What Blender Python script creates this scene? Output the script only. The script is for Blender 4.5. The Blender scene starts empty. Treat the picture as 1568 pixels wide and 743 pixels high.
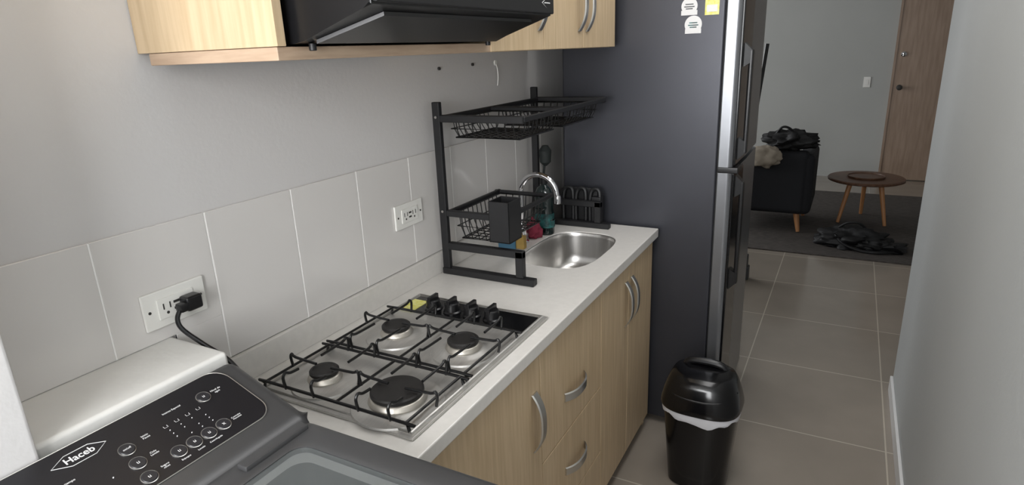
import bpy, bmesh, math, random
from mathutils import Vector, Matrix, noise
random.seed(4)
C = bpy.context
scene = C.scene
COL = scene.collection

# ---------------------------------------------------------------- materials
MATS = {}
def lin(c):
    return tuple(((v/255)/12.92 if v/255 <= 0.04045 else (((v/255)+0.055)/1.055)**2.4) for v in c)
def mat(name, rgb, rough=0.5, metal=0.0, var=0.0, vscale=8.0, bump=0.0, bscale=60.0, stretch=None,
        rgb2=None, alpha=1.0, coat=0.0, spec=None, trans=0.0, emit=None):
    if name in MATS: return MATS[name]
    m = bpy.data.materials.new(name); m.use_nodes = True
    nt = m.node_tree; N = nt.nodes; L = nt.links
    b = N['Principled BSDF']
    c = lin(rgb)
    b.inputs['Base Color'].default_value = (*c, 1)
    b.inputs['Roughness'].default_value = rough
    b.inputs['Metallic'].default_value = metal
    b.inputs['Alpha'].default_value = alpha
    b.inputs['Coat Weight'].default_value = coat
    b.inputs['Transmission Weight'].default_value = trans
    if spec is not None: b.inputs['Specular IOR Level'].default_value = spec
    tc = N.new('ShaderNodeTexCoord'); mp = N.new('ShaderNodeMapping')
    L.new(tc.outputs['Object'], mp.inputs['Vector'])
    if stretch: mp.inputs['Scale'].default_value = stretch
    nz = N.new('ShaderNodeTexNoise'); nz.inputs['Scale'].default_value = vscale
    nz.inputs['Detail'].default_value = 5
    L.new(mp.outputs['Vector'], nz.inputs['Vector'])
    c2 = lin(rgb2) if rgb2 else tuple(max(0, v*(1-var)) for v in c)
    if var > 0 or rgb2:
        cr = N.new('ShaderNodeValToRGB')
        cr.color_ramp.elements[0].position = 0.35; cr.color_ramp.elements[1].position = 0.65
        cr.color_ramp.elements[0].color = (*c2, 1); cr.color_ramp.elements[1].color = (*c, 1)
        L.new(nz.outputs['Fac'], cr.inputs['Fac']); L.new(cr.outputs['Color'], b.inputs['Base Color'])
    if bump > 0:
        n2 = N.new('ShaderNodeTexNoise'); n2.inputs['Scale'].default_value = bscale; n2.inputs['Detail'].default_value = 3
        L.new(mp.outputs['Vector'], n2.inputs['Vector'])
        bp = N.new('ShaderNodeBump'); bp.inputs['Strength'].default_value = bump; bp.inputs['Distance'].default_value = 0.002
        L.new(n2.outputs['Fac'], bp.inputs['Height']); L.new(bp.outputs['Normal'], b.inputs['Normal'])
    MATS[name] = m
    return m

wall_p = mat('wall_paint', (207,205,204), 0.7, var=0.03, vscale=2, bump=0.2, bscale=90)
wall_r = mat('wall_paint_grey', (176,179,179), 0.6, var=0.04, vscale=2, bump=0.3, bscale=70)
wall_b = mat('wall_paint_living', (178,179,176), 0.7, var=0.04, vscale=2)
ceil_m = mat('ceiling_paint', (215,215,213), 0.8)
tile_w = mat('glazed_tile', (216,213,210), 0.2, var=0.03, vscale=3, coat=0.15)
grout_w = mat('white_grout', (243,242,240), 0.8)
counter_m = mat('quartz_counter', (216,213,208), 0.28, var=0.05, vscale=60)
wood = mat('light_oak_laminate', (206,183,150), 0.45, rgb2=(192,168,134), vscale=9, stretch=(9,9,0.6))
wood_edge = mat('oak_edge_banding', (192,168,144), 0.5, rgb2=(174,149,126), vscale=9, stretch=(1,1,9))
dark_gap = mat('carcass_shadow', (60,52,42), 0.8)
steel = mat('brushed_steel', (205,203,200), 0.30, 1.0, var=0.08, vscale=10, stretch=(30,1,1))
steel_hob = mat('cooktop_steel', (200,198,194), 0.42, 0.75, var=0.08, vscale=10, stretch=(30,1,1))
steel_b = mat('satin_handle', (205,203,198), 0.3, 1.0)
chrome = mat('chrome', (225,225,228), 0.08, 1.0)
blk_wire = mat('black_enamel', (12,12,13), 0.35)
blk_pl = mat('black_plastic', (17,17,19), 0.3)
blk_mat = mat('black_matte', (20,20,22), 0.5)
hood_m = mat('hood_black', (17,17,19), 0.28, var=0.1)
blk_gloss = mat('black_gloss', (10,10,12), 0.16)
fridge_m = mat('fridge_graphite', (66,67,73), 0.36, 0.5, var=0.10, vscale=3, bump=0.05, bscale=200)
silver_m = mat('fridge_silver', (140,142,146), 0.3, 0.8)
washer_m = mat('washer_grey', (76,76,77), 0.33, 0.35)
panel_m = mat('washer_panel', (25,25,29), 0.3)
white_pl = mat('white_plastic', (228,227,222), 0.35)
ink = mat('white_ink', (215,215,215), 0.5)
btn_m = mat('button_dark', (38,38,42), 0.35)
glass_l = mat('lid_glass', (105,110,110), 0.06, 0.0, alpha=0.42, coat=0.8)
tub_m = mat('tub_plastic', (200,202,200), 0.4)
ledge_m = mat('ledge_plaster', (222,221,217), 0.65, var=0.06, vscale=12, bump=0.6, bscale=25)
slot_m = mat('socket_slot', (50,48,46), 0.6)
yellow_m = mat('yellow_label', (215,208,80), 0.5, rgb2=(230,228,160), vscale=90)
cap_m = mat('burner_cap', (24,22,21), 0.55, var=0.3, vscale=60)
alu_m = mat('burner_aluminium', (190,185,176), 0.4, 0.9)
bag_m = mat('bin_liner', (195,195,199), 0.4, bump=0.6, bscale=40)
soap_m = mat('soap_bottle', (14,30,30), 0.15, coat=0.5)
teal_m = mat('soap_label', (50,110,108), 0.4, rgb2=(14,40,42), vscale=60)
blue_m = mat('sponge_blue', (62,100,122), 0.9, bump=0.6)
yel_sp = mat('sponge_yellow', (160,132,72), 0.9, bump=0.6)
red_m = mat('red_cloth', (130,42,62), 0.9, bump=0.6)
rug_m = mat('rug_weave', (84,78,74), 0.95, rgb2=(58,53,50), vscale=22, stretch=(1,6,1), bump=0.8, bscale=150)
walnut = mat('walnut', (108,78,60), 0.4, rgb2=(80,56,42), vscale=8, stretch=(2,14,1))
leg_w = mat('beech_leg', (180,128,84), 0.45, var=0.15, vscale=10, stretch=(6,6,1))
chair_m = mat('armchair_fabric', (28,29,33), 0.9, bump=0.5, bscale=200)
cloth_b = mat('black_nylon', (13,13,15), 0.6, bump=0.8, bscale=30)
cloth_w = mat('cream_cloth', (160,150,136), 0.9, bump=0.6)
door_m = mat('door_veneer', (160,138,120), 0.45, rgb2=(144,122,104), vscale=7, stretch=(6,6,0.5))
base_m = mat('baseboard_white', (215,215,215), 0.4)
grey_pl = mat('grey_plastic', (70,72,75), 0.4)
label_b = mat('blue_label', (70,120,150), 0.4, rgb2=(200,210,215), vscale=80)

def floor_material():
    m = bpy.data.materials.new('porcelain_floor'); m.use_nodes = True
    nt = m.node_tree; N = nt.nodes; L = nt.links; b = N['Principled BSDF']
    tc = N.new('ShaderNodeTexCoord'); mp = N.new('ShaderNodeMapping')
    mp.inputs['Location'].default_value = (-0.27+6, -0.12+6, 0)
    L.new(tc.outputs['Object'], mp.inputs['Vector'])
    br = N.new('ShaderNodeTexBrick'); br.offset = 0; br.squash = 1
    br.inputs['Scale'].default_value = 1; br.inputs['Brick Width'].default_value = 0.6
    br.inputs['Row Height'].default_value = 0.6; br.inputs['Mortar Size'].default_value = 0.0030
    br.inputs['Color1'].default_value = (*lin((158,149,138)), 1); br.inputs['Color2'].default_value = (*lin((151,142,131)), 1)
    br.inputs['Mortar'].default_value = (*lin((196,187,172)), 1)
    L.new(mp.outputs['Vector'], br.inputs['Vector'])
    nz = N.new('ShaderNodeTexNoise'); nz.inputs['Scale'].default_value = 3; nz.inputs['Detail'].default_value = 6
    L.new(tc.outputs['Object'], nz.inputs['Vector'])
    mx = N.new('ShaderNodeMix'); mx.data_type = 'RGBA'; mx.blend_type = 'MULTIPLY'; mx.inputs['Factor'].default_value = 0.3
    L.new(br.outputs['Color'], mx.inputs['A']); L.new(nz.outputs['Fac'], mx.inputs['B'])
    L.new(mx.outputs['Result'], b.inputs['Base Color'])
    mr = N.new('ShaderNodeMapRange'); mr.inputs['To Min'].default_value = 0.05; mr.inputs['To Max'].default_value = 0.25
    L.new(nz.outputs['Fac'], mr.inputs['Value']); L.new(mr.outputs['Result'], b.inputs['Roughness'])
    return m
floor_m = floor_material()

# ---------------------------------------------------------------- mesh helpers
def finish(bm, name, material, parent=None, smooth=True, angle=35, doubles=False):
    if doubles: bmesh.ops.remove_doubles(bm, verts=bm.verts, dist=1e-5)
    bmesh.ops.recalc_face_normals(bm, faces=bm.faces)
    if smooth:
        for f in bm.faces: f.smooth = True
        for e in bm.edges:
            if len(e.link_faces) == 2 and e.calc_face_angle(0) > math.radians(angle): e.smooth = False
    me = bpy.data.meshes.new(name); bm.to_mesh(me); bm.free()
    me.materials.append(material)
    o = bpy.data.objects.new(name, me); COL.objects.link(o)
    if smooth and len(me.polygons) < 3000:
        wn = o.modifiers.new('wn','WEIGHTED_NORMAL'); wn.keep_sharp = True; wn.weight = 100
    if parent is not None:
        o.parent = parent; o.matrix_parent_inverse = Matrix.Translation(parent.location).inverted()
    return o
def group(name, loc=(0,0,0)):
    e = bpy.data.objects.new(name, None); e.location = loc; e.empty_display_size = 0.05
    COL.objects.link(e); return e
def a_box(bm, x0,x1,y0,y1,z0,z1, r=0.0, seg=2):
    g = bmesh.ops.create_cube(bm, size=1)
    vs = g['verts']
    for v in vs:
        v.co = Vector((x0+(v.co.x+.5)*(x1-x0), y0+(v.co.y+.5)*(y1-y0), z0+(v.co.z+.5)*(z1-z0)))
    if r > 0:
        es = list({e for v in vs for e in v.link_edges})
        bmesh.ops.bevel(bm, geom=es, offset=r, segments=seg, profile=0.5, affect='EDGES')
def box(name, x0,x1,y0,y1,z0,z1, m, parent=None, r=0.0, seg=2):
    bm = bmesh.new(); a_box(bm,x0,x1,y0,y1,z0,z1,r,seg)
    return finish(bm, name, m, parent)
def a_tube(bm, pts, r, n=8, closed=False):
    pts = [Vector(p) for p in pts]; k = len(pts)
    rr = r if isinstance(r, (list,tuple)) else [r]*k
    rings = []; prev = None
    for i,p in enumerate(pts):
        if closed: t = (pts[(i+1)%k]-pts[i-1])
        else: t = pts[min(i+1,k-1)]-pts[max(i-1,0)]
        t.normalize()
        if prev is None:
            a = Vector((0,0,1)) if abs(t.z) < .9 else Vector((1,0,0))
            u = t.cross(a).normalized()
        else:
            u = (prev - t*prev.dot(t)); u.normalize()
        prev = u; w = t.cross(u)
        rings.append([bm.verts.new(p + (u*math.cos(2*math.pi*j/n)+w*math.sin(2*math.pi*j/n))*rr[i]) for j in range(n)])
    rng = range(k if closed else k-1)
    for i in rng:
        A = rings[i]; B = rings[(i+1)%k]
        for j in range(n): bm.faces.new((A[j],A[(j+1)%n],B[(j+1)%n],B[j]))
    if not closed:
        bm.faces.new(rings[0][::-1]); bm.faces.new(rings[-1])
def smooth_path(pts, sub=6, closed=False):
    pts = [Vector(p) for p in pts]; k=len(pts); out=[]
    for i in range(k if closed else k-1):
        if closed: p0,p1,p2,p3 = pts[i-1],pts[i],pts[(i+1)%k],pts[(i+2)%k]
        else: p0,p1,p2,p3 = pts[max(i-1,0)],pts[i],pts[i+1],pts[min(i+2,k-1)]
        for s in range(sub):
            t=s/sub
            out.append(0.5*((2*p1)+(-p0+p2)*t+(2*p0-5*p1+4*p2-p3)*t*t+(-p0+3*p1-3*p2+p3)*t**3))
    if not closed: out.append(pts[-1])
    return out
def a_cyl(bm, c, r, z0, z1, n=32, bev=0.0, axis='Z'):
    prof = [(r-bev, z0),(r, z0+bev),(r, z1-bev),(r-bev, z1)] if bev else [(r,z0),(r,z1)]
    a_lathe(bm, c, prof, n, axis)
def a_lathe(bm, c, prof, n=32, axis='Z', caps=True):
    rings=[]
    for (r,z) in prof:
        ring=[]
        for j in range(n):
            a=2*math.pi*j/n; x=r*math.cos(a); y=r*math.sin(a)
            if axis=='Z': v=(c[0]+x,c[1]+y,z)
            elif axis=='X': v=(z,c[0]+x,c[1]+y)
            else: v=(c[0]+x,z,c[1]+y)
            ring.append(bm.verts.new(v))
        rings.append(ring)
    for A,B in zip(rings,rings[1:]):
        for j in range(n): bm.faces.new((A[j],A[(j+1)%n],B[(j+1)%n],B[j]))
    if caps: bm.faces.new(rings[0][::-1]); bm.faces.new(rings[-1])
def a_loops(bm, loops, cap0=True, cap1=True):
    rings=[[bm.verts.new(p) for p in l] for l in loops]; n=len(rings[0])
    for A,B in zip(rings,rings[1:]):
        for j in range(n): bm.faces.new((A[j],A[(j+1)%n],B[(j+1)%n],B[j]))
    if cap0: bm.faces.new(rings[0][::-1])
    if cap1: bm.faces.new(rings[-1])
def sup(cx,cy,a,b,z,e=3.0,n=64):
    o=[]
    for j in range(n):
        t=2*math.pi*j/n; c=math.cos(t); s=math.sin(t)
        o.append((cx+a*math.copysign(abs(c)**(2/e),c), cy+b*math.copysign(abs(s)**(2/e),s), z))
    return o
def prism_y(bm, prof, y0, y1, r=0.0, seg=2):
    A=[bm.verts.new((x,y0,z)) for x,z in prof]; B=[bm.verts.new((x,y1,z)) for x,z in prof]
    n=len(prof); fs=[bm.faces.new(A[::-1]), bm.faces.new(B)]
    for j in range(n): bm.faces.new((A[j],A[(j+1)%n],B[(j+1)%n],B[j]))
    if r: bmesh.ops.bevel(bm, geom=[e for f in fs for e in f.edges], offset=r, segments=seg, profile=.5, affect='EDGES')
def blob(name, c, s, m, parent=None, amp=0.25, freq=3, sub=4, seed=0, floor_z=None):
    bm=bmesh.new(); bmesh.ops.create_icosphere(bm, subdivisions=sub, radius=1)
    for v in bm.verts:
        d=v.co.normalized(); k=1+amp*noise.noise(d*freq+Vector((seed,seed*2,0)))+amp*.4*noise.noise(d*freq*3+Vector((seed,0,3)))
        p=Vector((c[0]+d.x*s[0]*k, c[1]+d.y*s[1]*k, c[2]+d.z*s[2]*k))
        if floor_z is not None: p.z=max(p.z, floor_z)
        v.co=p
    return finish(bm,name,m,parent,angle=80)

# ---------------------------------------------------------------- room shell
CZ=1.58
WX=-1.15; RX=0.307; CT=0.89; H=2.45
box('floor', -3.1,2.4,-1.15,8.3,-0.08,0, floor_m)
box('ceiling', -3.1,2.4,-1.15,8.3,H,H+0.08, ceil_m)
box('wall_left', WX-0.12,WX,-1.1,3.15,0,H, wall_p)
box('wall_right', RX,RX+0.10,-1.1,3.05,0,H, wall_r, r=0.004)
box('baseboard_right', RX-0.012,RX,-1.0,3.05,0,0.075, base_m, r=0.003)
box('wall_far', -3.1,2.4,8.2,8.32,0,H, wall_b)
box('wall_living_right', 2.3,2.4,3.05,8.2,0,H, wall_b)
box('wall_living_near', RX+0.1,2.3,2.95,3.05,0,H, wall_b)
box('wall_living_return', -3.1,WX-0.12,3.05,3.15,0,H, wall_b)
# living room left wall with window opening
bm=bmesh.new()
a_box(bm,-3.1,-3.0,3.15,8.2,0,0.6); a_box(bm,-3.1,-3.0,3.15,8.2,2.2,H)
a_box(bm,-3.1,-3.0,3.15,4.2,0.6,2.2); a_box(bm,-3.1,-3.0,7.4,8.2,0.6,2.2)
finish(bm,'wall_living_left',wall_b)
bm=bmesh.new()
for y in (4.2,5.25,6.3,7.35): a_box(bm,-3.08,-3.03,y,y+.05,0.6,2.2)
a_box(bm,-3.08,-3.03,4.2,7.4,0.6,0.65); a_box(bm,-3.08,-3.03,4.2,7.4,2.15,2.2)
finish(bm,'window_2',white_pl)
# wall behind the photographer, with window
bm=bmesh.new()
a_box(bm,WX-.12,RX+.1,-1.1,-1.0,0,1.0); a_box(bm,WX-.12,RX+.1,-1.1,-1.0,2.3,H)
a_box(bm,WX-.12,-0.95,-1.1,-1.0,1.0,2.3); a_box(bm,0.2,RX+.1,-1.1,-1.0,1.0,2.3)
finish(bm,'wall_near',wall_p)
bm=bmesh.new()
for x in (-0.95,-0.39,0.16): a_box(bm,x,x+.04,-1.08,-1.04,1.0,2.3)
a_box(bm,-.95,.2,-1.08,-1.04,1.0,1.04); a_box(bm,-.95,.2,-1.08,-1.04,2.26,2.3)
finish(bm,'window_1',white_pl)
# jamb pier and service ledge
box('wall_pier', WX,-0.965,-1.0,0.335,0,H, wall_p, r=0.006)
bm=bmesh.new(); a_box(bm,WX,-0.982,0.335,0.662,0,1.062,0.008,3)
finish(bm,'wall_ledge',ledge_m)

# ---------------------------------------------------------------- backsplash tiles
tl=group('backsplash_tiles',(WX+.006,1.3,1.1))
ys=[0.336,0.55,0.776,1.004,1.230,1.4565,1.683,1.909,2.136,2.362,2.59,2.82]
bm=bmesh.new()
for a,b in zip(ys,ys[1:]):
    z0 = 1.063 if b<0.6 else 0.96
    if a<0.66<b: z0=1.063
    a_box(bm,WX+0.002,WX+0.008,a+.0014,b-.0014,z0,1.2885,0.0010,1)
a_box(bm,WX+0.002,WX+0.008,0.668,0.7746,0.96,1.0640,0.0010,1)
finish(bm,'tiles',tile_w,tl)
box('grout',WX+.001,WX+0.0070,0.668,2.82,0.96,1.287,grout_w,tl)
box('grout_upper',WX+.001,WX+0.0070,0.336,0.67,1.0625,1.287,grout_w,tl)

# ---------------------------------------------------------------- countertop with sink hole
CF=-0.615; CY0=0.69; CY1=2.32
bm=bmesh.new(); a_box(bm,WX+0.002,CF,CY0,CY1,CT-0.035,CT,0.003,2)
ct=finish(bm,'countertop',counter_m)
SX,SY,SA,SB=-0.842,1.962,0.138,0.215
bm=bmesh.new(); a_loops(bm,[sup(SX,SY,SA,SB,CT-.2,3.2),sup(SX,SY,SA,SB,CT+.1,3.2)])
bmesh.ops.recalc_face_normals(bm, faces=bm.faces)
me=bpy.data.meshes.new('cut'); bm.to_mesh(me); bm.free(); cut=bpy.data.objects.new('cut',me); COL.objects.link(cut)
ct.modifiers.clear()
md=ct.modifiers.new('b','BOOLEAN'); md.object=cut; md.operation='DIFFERENCE'; md.solver='EXACT'
C.view_layer.update()
dg=C.evaluated_depsgraph_get(); nm=bpy.data.meshes.new_from_object(ct.evaluated_get(dg))
ct.modifiers.clear(); ct.data=nm; bpy.data.objects.remove(cut)
nm.materials.clear(); nm.materials.append(counter_m)
for p in nm.polygons: p.use_smooth=False
box('countertop_upstand',WX+0.002,WX+0.020,CY0,CY1,CT,0.9585,counter_m,r=0.002)
# sink
sk=group('sink',(SX,SY,CT-.01))
bm=bmesh.new()
L_=[]
for (k,z) in [(1.0,CT-.004),(.985,CT-.006),(.975,CT-.02),(.955,CT-.09),(.92,CT-.125),(.82,CT-.143),(.55,CT-.15),(.15,CT-.154)]:
    L_.append(sup(SX,SY,SA*k-.001,SB*k-.001,z,3.2 if k>.8 else 2.6))
a_loops(bm,L_,cap0=False); finish(bm,'bowl',steel,sk,angle=50)
bm=bmesh.new(); a_lathe(bm,(SX,SY),[(.001,CT-.150),(.022,CT-.150),(.036,CT-.147),(.038,CT-.149)],24); finish(bm,'drain',chrome,sk)

# ---------------------------------------------------------------- base cabinets
bc=group('base_cabinet',(-0.88,1.5,0))
FX=-0.633
def bar_handle(bm, x, y, z, L, vertical=True, out=0.028, w=0.010):
    n=14; A=[]
    for i in range(n+1):
        t=-1+2*i/n; o=out*(1-abs(t)**2.6); s=t*L/2
        A.append((x+o, s))
    th=0.004
    rings=[]
    for (px,s) in A:
        if vertical: ring=[(px,y-w,z+s),(px+th,y-w*.8,z+s),(px+th,y+w*.8,z+s),(px,y+w,z+s)]
        else: ring=[(px,y+s,z-w),(px+th,y+s,z-w*.8),(px+th,y+s,z+w*.8),(px,y+s,z+w)]
        rings.append(ring)
    a_loops(bm,rings)
bm=bmesh.new()
a_box(bm,WX+.01,FX-.02,CY0+.002,CY0+.02,0.0,CT-.036); a_box(bm,WX+.01,FX-.02,CY1-.02,CY1-.002,0,CT-.036)
a_box(bm,WX+.01,FX-.02,1.265,1.28,0.08,CT-.036); a_box(bm,WX+.01,FX-.02,CY0+.02,CY1-.02,0.07,0.085)
finish(bm,'carcass',wood,bc)
box('gap_shade_sheet',FX-.022,FX-.019,CY0+.02,CY1-.02,0.07,CT-.036,dark_gap,bc)  # dark sheet, its colour stands in for shade between the fronts
box('toe_kick',FX-.06,FX-.045,CY0+.02,CY1-.02,0,0.075,wood_edge,bc)
bm=bmesh.new()
g=.0018
a_box(bm,FX-.018,FX,CY0+g,1.273-g,0.06,CT-.040,.0012,1)
for z0,z1 in ((.505,CT-.040),(.252,.505),(.06,.252)): a_box(bm,FX-.018,FX,1.273+g,1.726-g,z0+g,z1-g,.0012,1)
a_box(bm,FX-.018,FX,1.726+g,2.008-g,0.06,CT-.040,.0012,1)
a_box(bm,FX-.018,FX,2.008+g,2.305,0.06,CT-.040,.0012,1)
finish(bm,'fronts',wood,bc)
bm=bmesh.new()
bar_handle(bm,FX,1.235,.66,.17,True,.026,.014)
bar_handle(bm,FX,1.975,.70,.17,True,.026,.012); bar_handle(bm,FX,2.042,.70,.17,True,.026,.012)
bar_handle(bm,FX,1.50,.625,.15,False,.024,.014); bar_handle(bm,FX,1.50,.375,.15,False,.024,.014)
finish(bm,'handles',steel_b,bc)

# ---------------------------------------------------------------- upper cabinets
uc=group('upper_cabinet',(-1,1.5,1.6)); UX=-0.79
box('end_panel',WX+.002,UX,0.712,0.73,1.60,2.3,wood,uc,r=.001)
box('bottom_board',WX+.03,UX-.004,0.714,1.378,1.5785,1.5995,wood_edge,uc,r=.002)
box('cabinet_body',WX+.002,UX-.02,1.38,2.285,1.578,2.3,wood,uc,r=.001)
box('filler',WX+.002,UX-.02,0.731,1.379,1.90,2.3,wood,uc)
box('door_gap',UX-.02,UX-.018,1.385,2.28,1.58,2.29,dark_gap,uc)
bm=bmesh.new()
for a,b in ((1.372,1.675),(1.675,1.972),(1.972,2.285)): a_box(bm,UX-.017,UX,a+g,b-g,1.579,2.295,.0012,1)
a_box(bm,UX-.017,UX,.732,1.37,1.905,2.295,.0012,1)
finish(bm,'doors',wood,uc)
bm=bmesh.new()
for y in (1.645,1.938,2.004): bar_handle(bm,UX,y,1.715,.17,True,.026,.012)
finish(bm,'handles',steel_b,uc)

# ---------------------------------------------------------------- range hood
hd=group('range_hood',(-.9,1.05,1.65))
bm=bmesh.new()
prism_y(bm,[(-1.145,1.603),(-.79,1.603),(-.765,1.607),(-.64,1.648),(-.625,1.652),(-.622,1.70),(-.64,1.712),(-.80,1.79),(-.80,1.895),(-1.145,1.895)],.745,1.366,.004,2)
finish(bm,'shell',hood_m,hd)
bm=bmesh.new() # raised trapezoid visor panel on the sloping underside
def ramp(x): return 1.607+(x+.765)*(1.648-1.607)/(.125)
xa,xb,ya,yb=-.76,-.648,.80,1.31
v=[(xa,ya-.035,ramp(xa)-.0005),(xb,ya,ramp(xb)-.0005),(xb,yb,ramp(xb)-.0005),(xa,yb+.035,ramp(xa)-.0005)]
a_loops(bm,[v,[(p[0],p[1],p[2]-.006) for p in v]])
finish(bm,'visor',hood_m,hd)
box('front_lip',-.626,-.616,.748,1.363,1.655,1.698,blk_mat,hd,r=.003)
bm=bmesh.new(); a_cyl(bm,(-.78,.775),.006,1.592,1.604,16,.001); a_cyl(bm,(-.78,1.34),.006,1.594,1.604,16,.001); finish(bm,'screws',blk_mat,hd)
bm=bmesh.new(); a_tube(bm,[(-.6155,1.300,1.677),(-.6155,1.325,1.688),(-.6155,1.350,1.677),(-.6155,1.325,1.666)],.0009,6,True)
a_tube(bm,[(-.6155,1.312,1.677),(-.6155,1.338,1.677)],.0014,6); finish(bm,'badge',ink,hd)

# ---------------------------------------------------------------- gas hob
hb=group('gas_cooktop',(-.86,1.07,CT+.005))
HX0,HX1,HY0,HY1=-1.078,-.652,.772,1.372
hz=CT+.001
bm=bmesh.new(); a_box(bm,HX0,HX1,HY0,HY1,hz,hz+.007,.003,2)
finish(bm,'plate',steel_hob,hb)
bm=bmesh.new()
e=.012
a_tube(bm,smooth_path([(HX0+e,HY0+e,hz+.008),(HX1-e,HY0+e,hz+.008),(HX1-e,HY1-e,hz+.008),(HX0+e,HY1-e,hz+.008)],1,True),.0045,8,True)
finish(bm,'raised_edge',steel_hob,hb)
box('control_strip',HX0+.02,HX1-.02,1.250,HY1-.02,hz+.006,hz+.009,blk_gloss,hb,r=.001)
burn=[(-.952,.858,.032),(-.752,.858,.055),(-.952,1.108,.036),(-.752,1.108,.038)]
bm1=bmesh.new(); bm2=bmesh.new(); bm3=bmesh.new()
for x,y,r in burn:
    z=hz+.0072
    a_lathe(bm1,(x,y),[(r+.042,z),(r+.040,z+.004),(r+.028,z+.0035),(r+.018,z+.006),(r+.010,z+.010),(r+.002,z+.012)],48)
    a_lathe(bm2,(x,y),[(r+.004,z+.010),(r+.006,z+.014),(r+.002,z+.022),(r-.004,z+.026)],40)
    a_lathe(bm3,(x,y),[(r-.002,z+.025),(r,z+.028),(r,z+.033),(r-.003,z+.036),(r*.75,z+.0365),(r*.72,z+.0355),(.004,z+.0355)],48)
finish(bm1,'drip_rings',steel_hob,hb); finish(bm2,'burner_heads',alu_m,hb); finish(bm3,'burner_caps',cap_m,hb)
# grates: low side rails with raised bent-wire fingers
bm=bmesh.new(); wr=.0032
gz=hz+.026; top=hz+.052
for (gy0,gy1,yc) in ((.785,.975,.858),(.990,1.222,1.108)):
    gx0,gx1=-1.060,-.668
    for y in (gy0,gy1):
        pts=[(gx0,y,hz+.008),(gx0+.004,y,gz-.004),(gx0+.014,y,gz),(gx1-.014,y,gz),(gx1-.004,y,gz-.004),(gx1,y,hz+.008)]
        a_tube(bm,smooth_path(pts,2),wr*1.1,8)
    for xc in (-.952,-.752):
        for dx in (-.040,.040):
            x=xc+dx
            for sy,y0 in ((1,gy0),(-1,gy1)):
                q=[(x,y0,gz-.004),(x,y0-sy*.004,top-.004),(x,y0+sy*.004,top+.006),(x,y0+sy*.016,top),(x,yc-sy*.034,top-.002)]
                a_tube(bm,smooth_path(q,3),wr,8)
        for sx in (-1,1):
            a_tube(bm,smooth_path([(xc+sx*.096,yc,gz),(xc+sx*.100,yc,top-.004),(xc+sx*.095,yc,top+.006),(xc+sx*.084,yc,top),(xc+sx*.022,yc,top-.003)],3),wr,8)
    for x in (gx0+.008,-.852,gx1-.008): a_tube(bm,[(x,gy0,gz),(x,gy1,gz)],wr,8)
finish(bm,'grates',blk_wire,hb)
bm=bmesh.new()
for x in (-.968,-.906,-.843,-.780):
    y=1.292; z=hz+.009
    a_lathe(bm,(x,y),[(.025,z),(.025,z+.003),(.021,z+.006),(.0195,z+.026),(.017,z+.029),(.004,z+.0295)],28)
    a_box(bm,x-.005,x+.005,y-.021,y+.021,z+.02,z+.040,.002,2)
finish(bm,'knobs',blk_pl,hb)
box('energy_sticker',-1.058,-1.010,1.250,1.325,hz+.0072,hz+.0102,yellow_m,hb)

# ---------------------------------------------------------------- fridge
fr=group('refrigerator',(-.7,2.67,0)); FY0,FY1=2.345,3.0
box('cabinet',-1.03,-.414,FY0,FY1,.03,1.80,fridge_m,fr,r=.008,seg=3)
box('gasket',-.414,-.408,FY0+.012,FY1-.012,.04,1.79,blk_mat,fr)
for nm_,z0,z1 in (('lower_door',.05,1.120),('upper_door',1.138,1.80)):
    bm=bmesh.new()
    prof=[(-.408,FY0+.002)]
    for i in range(9):
        a=i/8*math.pi/2; prof.append((-.378+.018*math.sin(a), FY0+.020-.018*math.cos(a)))
    prof+=[(-.356,(FY0+FY1)/2),(-.361,FY1-.01),(-.370,FY1),(-.408,FY1)]
    A=[(x,y,z0) for x,y in prof]; B=[(x,y,z1) for x,y in prof]
    a_loops(bm,[A,B]); finish(bm,nm_,silver_m,fr,angle=40)
bm=bmesh.new()
a_box(bm,-.364,-.352,FY0+.018,FY0+.24,.06,1.115,.004,2); a_box(bm,-.364,-.352,FY0+.018,FY0+.24,1.143,1.79,.004,2)
finish(bm,'handle_recess',blk_gloss,fr)
bm=bmesh.new()
yy=FY0+.075
for z0,z1 in ((.64,1.105),(1.155,1.58)):
    for zz,s in ((z0,1),(z1,-1)):
        A=[(-.356,yy-.022,zz),(-.356,yy+.022,zz),(-.356,yy+.022,zz+s*.09),(-.356,yy-.022,zz+s*.09)]
        B=[(-.326,yy-.016,zz+s*.03),(-.326,yy+.016,zz+s*.03),(-.326,yy+.016,zz+s*.07),(-.326,yy-.016,zz+s*.07)]
        a_loops(bm,[A,B])
    a_box(bm,-.337,-.322,yy-.017,yy+.017,z0+.028,z1-.028,.005,2)
finish(bm,'handles',blk_pl,fr)
box('middle_hinge_cover',-.41,-.338,FY0-.003,FY0+.09,1.118,1.140,blk_pl,fr,r=.003)
bm=bmesh.new()
for x in (-.98,-.45):
    for y in (FY0+.06,FY1-.06): a_cyl(bm,(x,y),.02,0,.032,16)
finish(bm,'feet',blk_pl,fr)
for i,(x,z,rx,m_) in enumerate([(-.522,1.643,.030,ink),(-.538,1.705,.028,ink)]):
    bm=bmesh.new(); a_lathe(bm,(x,z),[(rx,FY0-.0025),(rx,FY0-.0002)],32,'Y'); finish(bm,'magnet_%d'%i,m_,fr)
    bm=bmesh.new()
    for k,(dz,w) in enumerate(((.006,.014),(-.002,.018),(-.009,.012))): a_box(bm,x-w,x+w,FY0-.003,FY0-.0024,z+dz-.0018,z+dz+.0018)
    finish(bm,'magnet_text_%d'%i,teal_m if i==0 else grey_pl,fr)
    box('magnet_base_%d'%i,x-.028,x+.028,FY0-.002,FY0-.0002,z-.030,z-.014,ink,fr)
box('energy_label',-.484,-.436,FY0-.0015,FY0-.0002,1.672,1.76,yellow_m,fr)
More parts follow.
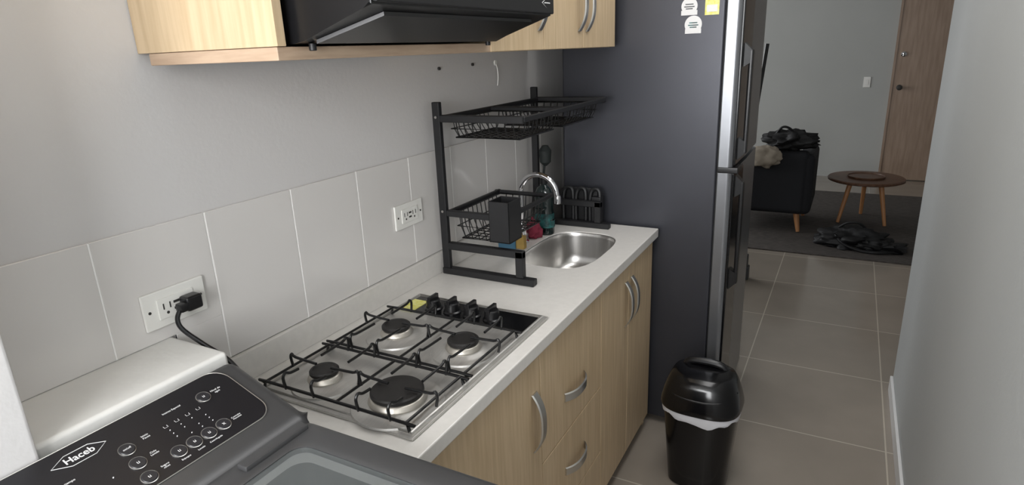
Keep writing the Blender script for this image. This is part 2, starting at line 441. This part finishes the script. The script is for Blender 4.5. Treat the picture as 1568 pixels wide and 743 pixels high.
box('energy_label_print',-.478,-.442,FY0-.0022,FY0-.0014,1.682,1.705,ink,fr)

# ---------------------------------------------------------------- trash can
tc_=group('trash_can',(-.365,2.06,0)); tx,ty=-.365,2.065
bm=bmesh.new()
a_loops(bm,[sup(tx,ty,.100,.088,0,3.2),sup(tx,ty,.106,.094,.006,3.2),sup(tx,ty,.130,.118,.30,3),sup(tx,ty,.134,.122,.33,3),sup(tx,ty,.128,.116,.335,3)])
finish(bm,'bin_body',blk_gloss,tc_)
bm=bmesh.new(); L_=[]
for k,z in ((1.015,.300),(1.04,.303),(1.045,.314),(1.03,.330),(.98,.337)):
    lp=sup(tx,ty,.131*k,.119*k,z,3)
    lp=[(p[0],p[1],p[2]+(.010*math.sin(j*.35)+.005*math.sin(j*1.1) if z<.31 else .002*math.sin(j*.9))) for j,p in enumerate(lp)]
    L_.append(lp)
a_loops(bm,L_,False,False); finish(bm,'bin_liner',bag_m,tc_,angle=80)
bm=bmesh.new()
a_loops(bm,[sup(tx,ty,.140,.128,.330,3),sup(tx,ty,.142,.130,.337,3),sup(tx,ty,.140,.128,.350,3),sup(tx,ty,.132,.121,.385,2.9),sup(tx,ty,.120,.108,.42,2.9),sup(tx,ty,.108,.096,.443,2.8),sup(tx,ty,.085,.075,.455,2.6),sup(tx,ty,.03,.03,.458,2.2)])
finish(bm,'lid',blk_gloss,tc_,angle=50)
bm=bmesh.new()
a_tube(bm,smooth_path([(tx-.075,ty+.03,.44),(tx-.055,ty+.03,.466),(tx,ty+.03,.472),(tx+.055,ty+.03,.466),(tx+.075,ty+.03,.44)],5),.013,10)
a_tube(bm,smooth_path([(tx-.122,ty-.03,.405),(tx-.085,ty-.100,.392),(tx,ty-.118,.386),(tx+.085,ty-.100,.392),(tx+.122,ty-.03,.405)],5),.0045,8)
finish(bm,'swing_flap_hinge',blk_pl,tc_)

# ---------------------------------------------------------------- dish rack
dr=group('dish_rack',(-.97,1.9,CT+.02)); RY0,RY1=1.575,2.245; RXB=-1.108
bm=bmesh.new()
for y in (RY0,RY1):
    a_box(bm,RXB-.013,RXB+.013,y-.009,y+.009,CT+.001,1.44,.002,1)
    a_box(bm,RXB-.013,-.79,y-.014,y+.014,CT+.001,CT+.022,.002,1)
    a_box(bm,RXB+.013,-.826,y-.011,y+.011,CT+.085,CT+.108,.002,1)
    a_box(bm,-.852,-.826,y-.011,y+.011,CT+.022,CT+.107,.002,1)
    a_box(bm,RXB+.013,-.812,y-.008,y+.008,1.380,1.402,.002,1)
a_box(bm,RXB+.013,-.88,RY0-.008,RY0+.008,1.085,1.105,.002,1)
for x in (RXB+.015,-.815): a_box(bm,x-.006,x+.006,RY0,RY1,1.384,1.400,.002,1)
for y in (1.87,1.90): a_box(bm,RXB,-.815,y-.005,y+.005,1.386,1.398,.001,1)
for x in (RXB+.015,-.885): a_box(bm,x-.006,x+.006,RY0,1.912,1.088,1.102,.002,1)
a_box(bm,RXB,-.88,1.90,1.912,1.088,1.100,.001,1)
finish(bm,'frame',blk_mat,dr)
def basket(bm,x0,x1,y0,y1,zt,dp,step=.026,r=.0019):
    c=lambda z,i: smooth_path([(x0+i,y0+i,z),(x1-i,y0+i,z),(x1-i,y1-i,z),(x0+i,y1-i,z)],1,True)
    a_tube(bm,c(zt,0),.003,6,True); a_tube(bm,c(zt-dp*.5,.006),r,6,True); a_tube(bm,c(zt-dp,.016),r*1.3,6,True)
    n=int((y1-y0)/step)
    for i in range(1,n):
        y=y0+(y1-y0)*i/n
        a_tube(bm,[(x0,y,zt),(x0+.006,y,zt-dp*.6),(x0+.02,y,zt-dp),(x1-.02,y,zt-dp),(x1-.006,y,zt-dp*.6),(x1,y,zt)],r,5)
    n=int((x1-x0)/step)
    for i in range(1,n):
        x=x0+(x1-x0)*i/n
        a_tube(bm,[(x,y0,zt),(x,y0+.006,zt-dp*.6),(x,y0+.02,zt-dp),(x,y1-.02,zt-dp),(x,y1-.006,zt-dp*.6),(x,y1,zt)],r,5)
bm=bmesh.new()
basket(bm,RXB+.025,-.83,RY0+.02,1.865,1.385,.055)
basket(bm,RXB+.025,-.83,1.91,RY1-.02,1.385,.055)
basket(bm,RXB+.025,-.90,RY0+.02,1.895,1.09,.085)
finish(bm,'wire_baskets',blk_wire,dr)
bm=bmesh.new()
for z in (1.395,1.10): a_lathe(bm,(RXB,z),[(.004,RY0-.0105),(.004,RY0-.008)],12,'Y')
finish(bm,'bolts',steel_b,dr)
def openbox(bm,x0,x1,y0,y1,z0,z1,t=.003):
    a_box(bm,x0,x1,y0,y1,z0,z0+t); a_box(bm,x0,x0+t,y0,y1,z0,z1,.001,1); a_box(bm,x1-t,x1,y0,y1,z0,z1,.001,1)
    a_box(bm,x0,x1,y0,y0+t,z0,z1,.001,1); a_box(bm,x0,x1,y1-t,y1,z0,z1,.001,1)
bm=bmesh.new(); openbox(bm,-.935,-.865,1.560,1.640,1.02,1.148)
finish(bm,'cutlery_cup',blk_mat,dr)

# knife/board holder at the far end of the sink
kb=group('cutting_board_stand',(-.9,2.285,CT+.01))
bm=bmesh.new()
for x in (-1.0,-.945,-.885):
    a_tube(bm,smooth_path([(x,2.275,CT+.002),(x,2.275,CT+.11),(x+.01,2.278,CT+.145),(x+.035,2.278,CT+.145),(x+.042,2.275,CT+.11),(x+.042,2.275,CT+.002)],4),.0085,8)
a_box(bm,-1.01,-.82,2.262,2.300,CT+.0015,CT+.014,.003,2)
a_box(bm,-1.0,-.86,2.288,2.300,CT+.012,CT+.15,.003,2)
a_box(bm,-.875,-.835,2.262,2.300,CT+.012,CT+.12,.004,2)
finish(bm,'stand',blk_mat,kb)

# ---------------------------------------------------------------- faucet
fc=group('kitchen_faucet',(-1.035,1.96,CT+.005))
bm=bmesh.new()
fx,fy=-1.035,1.965
pts=[(fx,fy,CT+.02),(fx,fy,CT+.10),(fx,fy,CT+.19)]
R=.072
for i in range(1,11):
    a=math.pi*i/11; pts.append((fx+R-R*math.cos(a),fy,CT+.19+R*math.sin(a)))
pts.append((fx+2*R+.004,fy,CT+.175))
a_tube(bm,smooth_path(pts,2),.0095,16)
a_lathe(bm,(fx,fy),[(.026,CT+.0005),(.026,CT+.006),(.019,CT+.012),(.017,CT+.05),(.012,CT+.058)],28)
a_lathe(bm,(fx+2*R+.004,fy),[(.009,CT+.160),(.0125,CT+.162),(.0125,CT+.185),(.009,CT+.19)],20)
a_tube(bm,[(fx-.012,fy,CT+.04),(fx-.04,fy,CT+.055),(fx-.06,fy,CT+.062)],[.006,.005,.004],10)
finish(bm,'spout',chrome,fc)

# soap bottle
sx,sy=-1.005,2.10
sb=group('dish_soap_bottle',(sx,sy,CT+.005))
bm=bmesh.new()
a_loops(bm,[sup(sx,sy,.034,.024,CT+.0005,2.6,32),sup(sx,sy,.038,.028,CT+.006,2.6,32),sup(sx,sy,.039,.029,CT+.06,2.6,32),sup(sx,sy,.034,.026,CT+.10,2.6,32),sup(sx,sy,.037,.028,CT+.155,2.6,32),sup(sx,sy,.027,.020,CT+.182,2.4,32),sup(sx,sy,.012,.012,CT+.194,2,32),sup(sx,sy,.011,.011,CT+.20,2,32)])
finish(bm,'bottle',soap_m,sb,angle=60)
bm=bmesh.new()
a_loops(bm,[sup(sx,sy,.0402,.0302,CT+.03,2.6,32),sup(sx,sy,.0375,.0285,CT+.085,2.6,32)],False,False); finish(bm,'label',teal_m,sb)
bm=bmesh.new(); a_cyl(bm,(sx,sy),.015,CT+.198,CT+.222,20,.002); a_cyl(bm,(sx,sy),.007,CT+.22,CT+.234,14,.001); finish(bm,'cap',blk_pl,sb)
# brush in holder
db=group('dish_brush',(-1.055,2.19,CT+.005))
bm=bmesh.new(); a_cyl(bm,(-1.065,2.190),.032,CT+.0005,CT+.14,24,.003); finish(bm,'holder',blk_pl,db)
bm=bmesh.new(); a_tube(bm,[(-1.06,2.190,CT+.13),(-1.05,2.190,CT+.20),(-1.04,2.192,CT+.28)],.005,8)
a_lathe(bm,(-1.040,2.192),[(.006,CT+.25),(.022,CT+.265),(.025,CT+.31),(.012,CT+.33)],20)
finish(bm,'brush',mat('brush_dark',(22,28,27),.7,bump=.8),db)
# sponge + cloth
sp=group('sponge',(-1.02,1.88,CT+.005))
box('scourer',-1.085,-1.015,1.868,1.878,CT+.001,CT+.05,blue_m,sp,r=.003)
box('foam',-1.035,-.985,1.880,1.905,CT+.001,CT+.050,yel_sp,sp,r=.004)
blob('dish_cloth',(-1.015,2.028,CT+.034),(.028,.026,.036),red_m,amp=.6,freq=2.2,sub=3,seed=3,floor_z=CT+.001)

# ---------------------------------------------------------------- outlets, cord, wall bits
def outlet(y,z,w=.132,h=.074):
    o=group('wall_outlet',(WX+.01,y,z)); xs=WX+.0082
    box('plate',xs,xs+.007,y-w/2,y+w/2,z-h/2,z+h/2,white_pl,o,r=.003)
    box('insert',xs+.006,xs+.0095,y-.038,y+.038,z-.021,z+.021,white_pl,o,r=.001)
    bm=bmesh.new()
    for s in (-1,1):
        yy=y+s*.020
        a_box(bm,xs+.0090,xs+.0100,yy-.008,yy-.0055,z-.002,z+.010); a_box(bm,xs+.0090,xs+.0100,yy+.0055,yy+.008,z-.002,z+.010)
        a_lathe(bm,(yy,z-.010),[(.003,xs+.009),(.003,xs+.010)],10,'X')
    a_box(bm,xs+.0090,xs+.0100,y-.006,y+.006,z+.004,z+.009); a_box(bm,xs+.0090,xs+.0100,y-.006,y+.006,z-.009,z-.004)
    for s in (-1,1): a_lathe(bm,(y+s*(w/2-.012),z),[(.003,xs+.0068),(.003,xs+.0078)],10,'X')
    finish(bm,'slots',slot_m,o)
    return o
outlet(.676,1.128); outlet(1.433,1.122)
pc=group('power_cord',(WX+.03,.70,1.12))
bm=bmesh.new(); xs=WX+.018
a_box(bm,xs+.0005,xs+.028,.680,.714,1.112,1.142,.005,3); a_box(bm,xs+.010,xs+.030,.664,.684,1.116,1.134,.004,2)
finish(bm,'plug',blk_pl,pc)
bm=bmesh.new()
a_tube(bm,smooth_path([(xs+.02,.668,1.122),(xs+.026,.655,1.108),(xs+.036,.655,1.088),(xs+.065,.672,1.055),(xs+.110,.690,1.018),(xs+.145,.690,.975),(xs+.155,.682,.90)],6),.0046,10)
finish(bm,'cable',blk_pl,pc)
bm=bmesh.new()
for y,z in ((1.66,1.535),(1.86,1.54)):
    a_lathe(bm,(y,z),[(.005,WX),(.005,WX+.006)],12,'X')
finish(bm,'wall_anchor',slot_m)
bm=bmesh.new(); a_tube(bm,smooth_path([(WX+.003,2.02,1.535),(WX+.008,2.02,1.52),(WX+.010,2.02,1.49),(WX+.006,2.02,1.46)],4),.002,8)
a_lathe(bm,(2.02,1.54),[(.010,WX),(.009,WX+.004)],16,'X'); finish(bm,'wall_hook',white_pl)

# ---------------------------------------------------------------- washing machine
wm=group('washing_machine',(-.65,.36,0))
X0,X1,Y0,Y1=-.976,-.335,.065,.655
TZ=.982
bm=bmesh.new(); a_box(bm,X0,X1,Y0,Y1,.02,.80,.012,3); finish(bm,'body',washer_m,wm)
bm=bmesh.new()
a_box(bm,X0,-.745,Y0,Y1,.80,.93,.006,2)
finish(bm,'rear_housing',washer_m,wm)
def ring_loop(x0,x1,y0,y1,z,r,n=8):
    o=[]
    for cx,cy,a0 in ((x1-r,y1-r,0),(x0+r,y1-r,90),(x0+r,y0+r,180),(x1-r,y0+r,270)):
        for i in range(n+1):
            a=math.radians(a0+90*i/n); o.append((cx+r*math.cos(a),cy+r*math.sin(a),z))
    return o
gx0,gx1,gy0,gy1=-.740,-.385,.125,.595
bm=bmesh.new()
LX0=-.800
a_loops(bm,[ring_loop(LX0,X1,Y0,Y1,.80,.03),ring_loop(LX0,X1,Y0,Y1,.955,.03),ring_loop(LX0+.006,X1-.008,Y0+.008,Y1-.008,.975,.032),ring_loop(LX0+.018,X1-.022,Y0+.02,Y1-.02,TZ,.035),
            ring_loop(gx0-.010,gx1+.010,gy0-.010,gy1+.010,TZ-.001,.03),ring_loop(gx0,gx1,gy0,gy1,TZ-.006,.028),ring_loop(gx0+.004,gx1-.004,gy0+.004,gy1-.004,.80,.028)],False,False)
finish(bm,'lid_frame',washer_m,wm)
bm=bmesh.new(); a_loops(bm,[ring_loop(gx0+.001,gx1-.001,gy0+.001,gy1-.001,TZ-.012,.028),ring_loop(gx0+.001,gx1-.001,gy0+.001,gy1-.001,TZ-.007,.028)])
finish(bm,'lid_glass',glass_l,wm)
bm=bmesh.new()
a_loops(bm,[ring_loop(gx0+.004,gx1-.004,gy0+.004,gy1-.004,TZ-.014,.026),ring_loop(gx0+.020,gx1-.020,gy0+.020,gy1-.020,TZ-.016,.03)],False,False)
finish(bm,'lid_inner_border',tub_m,wm)
box('lid_label',-.56,-.50,.50,.55,TZ-.0068,TZ-.0062,label_b,wm)
bm=bmesh.new(); cxw,cyw=(gx0+gx1)/2,(gy0+gy1)/2
a_lathe(bm,(cxw,cyw),[(.170,.801),(.170,.92),(.164,.935),(.145,.935),(.138,.92),(.138,.81)],48,caps=False)
finish(bm,'tub_ring',tub_m,wm)
bm=bmesh.new(); a_lathe(bm,(cxw,cyw),[(.138,.802),(.06,.806),(.03,.86),(.01,.87)],32); finish(bm,'agitator',grey_pl,wm)
box('hinge_plate',-.775,-.752,.50,.628,TZ-.004,TZ+.008,washer_m,wm,r=.004)
box('lid_grip',gx1+.012,X1-.02,.25,.45,TZ-.002,TZ+.004,blk_pl,wm,r=.002)
# console
def pz(x): return 1.0435-.375*(x+.940)
bm=bmesh.new()
prof=[(X0,.925),(X0,1.03),(-.972,1.043),(-.962,1.0495),(-.950,1.0495),(-.80,pz(-.80)+.002),(-.787,pz(-.787)-.001),(-.775,.975),(-.770,.960),(-.770,.925)]
prism_y(bm,prof,Y0,Y1+.004,.022,5)
finish(bm,'console',washer_m,wm,angle=30)
ex=Vector((0,1,0)); ey=Vector((-1,0,.375)).normalized(); ez=ex.cross(ey)
def P(x,y,o=0.0): return Vector((x,y,pz(x)))+ez*o
def prl(x0,x1,y0,y1,r,o,n=8):
    return [P(p[0],p[1],o) for p in ring_loop(x0,x1,y0,y1,0,r,n)]
bm=bmesh.new(); a_loops(bm,[prl(-.957,-.824,.085,.618,.030,.0),prl(-.957,-.824,.085,.618,.030,.004)])
finish(bm,'control_panel',panel_m,wm)
bm=bmesh.new(); a_tube(bm,prl(-.958,-.823,.084,.619,.030,.003),.0011,6,True); finish(bm,'panel_rim',steel_b,wm)
def ptube(bm,c,r,o,w=.0006,n=28):
    a_tube(bm,[P(c[0]+r*math.sin(2*math.pi*i/n)*.936,c[1]+r*math.cos(2*math.pi*i/n),o) for i in range(n)],w,5,True)
def pdisc(bm,c,r,o0,o1,n=28):
    a_loops(bm,[[P(c[0]+rr*math.sin(2*math.pi*i/n)*.936,c[1]+rr*math.cos(2*math.pi*i/n),o) for i in range(n)] for rr,o in ((r,o0),(r,o1-.001),(r*.93,o1))])
btns=[(-.851,.462),(-.851,.488),(-.851,.514),(-.851,.541),(-.917,.557),(-.900,.415),(-.870,.411),(-.840,.407)]
bm=bmesh.new(); bm2=bmesh.new(); bm3=bmesh.new()
for i,b in enumerate(btns):
    pdisc(bm,b,.0105,.003,.0065); ptube(bm3,b,.0114,.0048,.0008)
finish(bm,'buttons',btn_m,wm); finish(bm3,'button_rings',steel,wm)
for i in range(4):
    for j in range(4):
        if (i+j)%4!=3: pdisc(bm2,(-.892+.008*i,.478+.019*j),.0008,.0042,.0056,8)
for j in range(4):
    y=.478+.019*j
    a_tube(bm2,[P(-.904,y-.003,.0045),P(-.900,y-.003,.0045),P(-.900,y+.003,.0045),P(-.904,y+.003,.0045)],.0003,5)
for y in (.35,.33,.375): pdisc(bm2,(-.87,y),.0010,.0042,.0056,8)
a_tube(bm2,[P(-.932,.330,.0045),P(-.921,.352,.0045),P(-.921,.385,.0045),P(-.932,.405,.0045),P(-.943,.385,.0045),P(-.943,.352,.0045)],.0006,6,True)
finish(bm2,'panel_marks',ink,wm)
def ptext(txt,x,y,size,o=.0045,bold=False):
    cu=bpy.data.curves.new('t','FONT'); cu.body=txt; cu.size=size; cu.align_x='CENTER'; cu.align_y='CENTER'; cu.extrude=.0002
    if bold: cu.offset=.0002
    ob=bpy.data.objects.new('t',cu); COL.objects.link(ob)
    C.view_layer.update()
    me=bpy.data.meshes.new_from_object(ob.evaluated_get(C.evaluated_depsgraph_get()))
    bpy.data.objects.remove(ob)
    p=P(x,y,o); M=Matrix(((ex.x,ey.x,ez.x,p.x),(ex.y,ey.y,ez.y,p.y),(ex.z,ey.z,ez.z,p.z),(0,0,0,1)))
    me.transform(M); me.materials.clear(); me.materials.append(ink)
    o2=bpy.data.objects.new('print_'+txt.split()[0].lower(),me); COL.objects.link(o2)
    o2.parent=wm; o2.matrix_parent_inverse=Matrix.Translation(wm.location).inverted()
ptext('Haceb',-.932,.3675,.016,bold=True)
ptext('Nivel de\nagua',-.917,.582,.0055)
ptext('Intensa Especial',-.925,.505,.005)
for t,b in (('Enjuague',btns[0]),('Lavado',btns[1]),('Centrifugado',btns[2])):
    ptext(t,b[0]+.016,b[1],.0042)
ptext('Controles\nManuales',-.851,.566,.0042)
ptext('Inicio\nPausa',-.905,.447,.005); ptext('Ciclo\nLavado',-.872,.437,.0045); ptext('Seguro\nniños',-.842,.434,.0045)
ptext('a vapor',-.835,.365,.005); ptext('tiempo',-.900,.335,.005)
ptext('x',-.851,.541,.010,.0068); ptext('on/off',-.900,.415,.0050,.0068)
for b in btns[:3]+btns[4:5]+btns[6:]: ptext('u',b[0],b[1],.009,.0068)
bm=bmesh.new()
for x in (X0+.06,X1-.06):
    for y in (Y0+.06,Y1-.06): a_cyl(bm,(x,y),.025,0,.022,16)
finish(bm,'feet',blk_pl,wm)

# ---------------------------------------------------------------- living room
box('rug',-2.3,1.35,5.0,7.3,0.0,.010,rug_m,r=.003)
tb=group('coffee_table',(.2,6.15,0.03)); ax,ay=.185,6.15
bm=bmesh.new(); a_lathe(bm,(ax,ay),[(.28,.372),(.30,.380),(.302,.395),(.295,.402),(.004,.402)],56); finish(bm,'top',walnut,tb)
bm=bmesh.new(); a_lathe(bm,(ax,ay),[(.13,.4022),(.145,.405),(.148,.418),(.142,.418),(.138,.410),(.004,.410)],48); finish(bm,'tray',walnut,tb)
bm=bmesh.new()
for a in (-40,-140,90):
    a=math.radians(a); dx,dy=math.cos(a),math.sin(a)
    a_tube(bm,[(ax+dx*.15,ay+dy*.15,.375),(ax+dx*.235,ay+dy*.235,.0145)],[.022,.014],14)
finish(bm,'legs',leg_w,tb)
# armchair (back towards the kitchen)
ac=group('armchair',(-.6,5.85,0.03)); x0,x1=-.95,-.205
box('backrest',x0+.04,x1-.04,5.52,5.68,.17,.70,chair_m,ac,r=.05,seg=4)
box('arm_right',x1-.13,x1,5.53,6.20,.17,.68,chair_m,ac,r=.05,seg=4)
box('arm_left',x0,x0+.13,5.53,6.20,.17,.68,chair_m,ac,r=.05,seg=4)
box('seat',x0+.13,x1-.13,5.66,6.22,.17,.42,chair_m,ac,r=.04,seg=3)
bm=bmesh.new()
for x,sx_ in ((x0+.09,-1),(x1-.11,1)):
    for y,sy_ in ((5.60,-1),(6.12,1)): a_tube(bm,[(x,y,.175),(x+sx_*.03,y+sy_*.03,.0150)],[.026,.015],12)
finish(bm,'legs',leg_w,ac)
blob('draped_throw',(-.60,5.50,.66),(.14,.06,.09),cloth_w,ac,amp=.3,freq=2,seed=9)
bk=group('handbag',(-.42,5.6,.75))
blob('bag',(-.42,5.60,.775),(.19,.09,.085),cloth_b,bk,amp=.5,freq=2.5,seed=5,floor_z=.702)
bm=bmesh.new(); a_tube(bm,smooth_path([(-.53,5.60,.82),(-.48,5.58,.89),(-.42,5.58,.88),(-.36,5.60,.81)],5),.010,8); finish(bm,'strap',cloth_b,bk)
bp_=group('backpack',(.15,5.3,0.03))
blob('bag_body',(.12,5.33,.06),(.24,.15,.10),cloth_b,bp_,amp=.55,freq=2.4,seed=2,floor_z=.0125)
blob('bag_pocket',(.30,5.27,.03),(.16,.10,.06),cloth_b,bp_,amp=.6,freq=2.6,seed=7,floor_z=.0125)
bm=bmesh.new()
a_tube(bm,smooth_path([(.0,5.25,.11),(.06,5.19,.06),(.18,5.16,.025),(.30,5.15,.025),(.40,5.2,.025)],6),.011,8)
a_tube(bm,smooth_path([(.35,5.25,.06),(.42,5.22,.03),(.46,5.26,.024),(.44,5.33,.024)],6),.010,8)
a_tube(bm,smooth_path([(.02,5.33,.15),(.08,5.3,.20),(.16,5.3,.20),(.22,5.33,.14)],6),.009,8)
finish(bm,'straps',cloth_b,bp_)
# far door
dd=group('door_1',(.8,8.18,0.1))
box('leaf',.38,1.28,8.165,8.199,.008,2.1,door_m,dd,r=.002)
bm=bmesh.new()
a_box(bm,.36,.38,8.155,8.199,0,2.12); a_box(bm,1.28,1.30,8.155,8.199,0,2.12); a_box(bm,.36,1.30,8.155,8.199,2.1,2.12)
finish(bm,'frame',door_m,dd)
bm=bmesh.new()
a_lathe(bm,(.445,1.03),[(.028,8.164),(.028,8.158),(.012,8.150),(.012,8.13),(.026,8.12),(.028,8.10),(.012,8.09)],20,'Y')
finish(bm,'knob',slot_m,dd)
bm=bmesh.new(); a_lathe(bm,(.445,1.38),[(.028,8.164),(.027,8.150),(.01,8.145)],20,'Y'); finish(bm,'deadbolt',chrome,dd)
sw=group('light_switch',(.13,8.195,1.05)); box('plate',.095,.165,8.191,8.1995,1.03,1.145,white_pl,sw,r=.002); box('rocker',.115,.145,8.187,8.192,1.06,1.115,white_pl,sw,r=.001)
box('baseboard_far',-3.0,.36,8.188,8.2,0,.07,wall_b)
# broom standing past the fridge
bo=group('broom',(-.60,4.3,0.05))
bm=bmesh.new(); a_tube(bm,[(-.62,4.3,.18),(-.50,4.32,1.56)],.012,10); finish(bm,'stick',blk_pl,bo)
bm=bmesh.new(); a_box(bm,-.76,-.51,4.27,4.33,.09,.18,.012,2); a_box(bm,-.77,-.50,4.265,4.335,.001,.095,.006,1); finish(bm,'head',grey_pl,bo)

# ---------------------------------------------------------------- lights
def area(name,loc,direction,sx,sy,power,color=(1,1,1)):
    l=bpy.data.lights.new(name,'AREA'); l.shape='RECTANGLE'; l.size=sx; l.size_y=sy; l.energy=power; l.color=color
    o=bpy.data.objects.new(name,l); o.location=loc
    o.rotation_euler=Vector(direction).to_track_quat('-Z','Y').to_euler(); COL.objects.link(o); return o
area('daylight_kitchen_window',(-.37,-1.16,1.65),(0,1,-.12),1.15,1.25,72,(.985,.99,1.0))
area('daylight_living_window',(-3.2,5.8,1.4),(1,0,-.05),3.1,1.5,60,(.98,.99,1.0))
area('ceiling_fill',(-.35,1.6,H-.01),(0,0,-1),.5,1.8,14,(1,.995,.99))  # weak fill added overhead to lift the kitchen, no actual fixture
w=bpy.data.worlds.new('World'); scene.world=w; w.use_nodes=True
w.node_tree.nodes['Background'].inputs['Color'].default_value=(.85,.92,1,1)
w.node_tree.nodes['Background'].inputs['Strength'].default_value=.6

# ---------------------------------------------------------------- camera
f=Vector((-.460,.837,-.2967)).normalized(); r=Vector((.881,.471,-.0386)); r=(r-f*r.dot(f)).normalized(); u=r.cross(f)
cam=bpy.data.cameras.new('camera'); cam.sensor_width=36; cam.lens=36*945.6/1568; cam.clip_start=.02
co=bpy.data.objects.new('camera',cam)
co.matrix_world=Matrix(((r.x,u.x,-f.x,0),(r.y,u.y,-f.y,0),(r.z,u.z,-f.z,CZ),(0,0,0,1)))
COL.objects.link(co); scene.camera=co
scene.view_settings.view_transform='Standard'
scene.view_settings.exposure=0
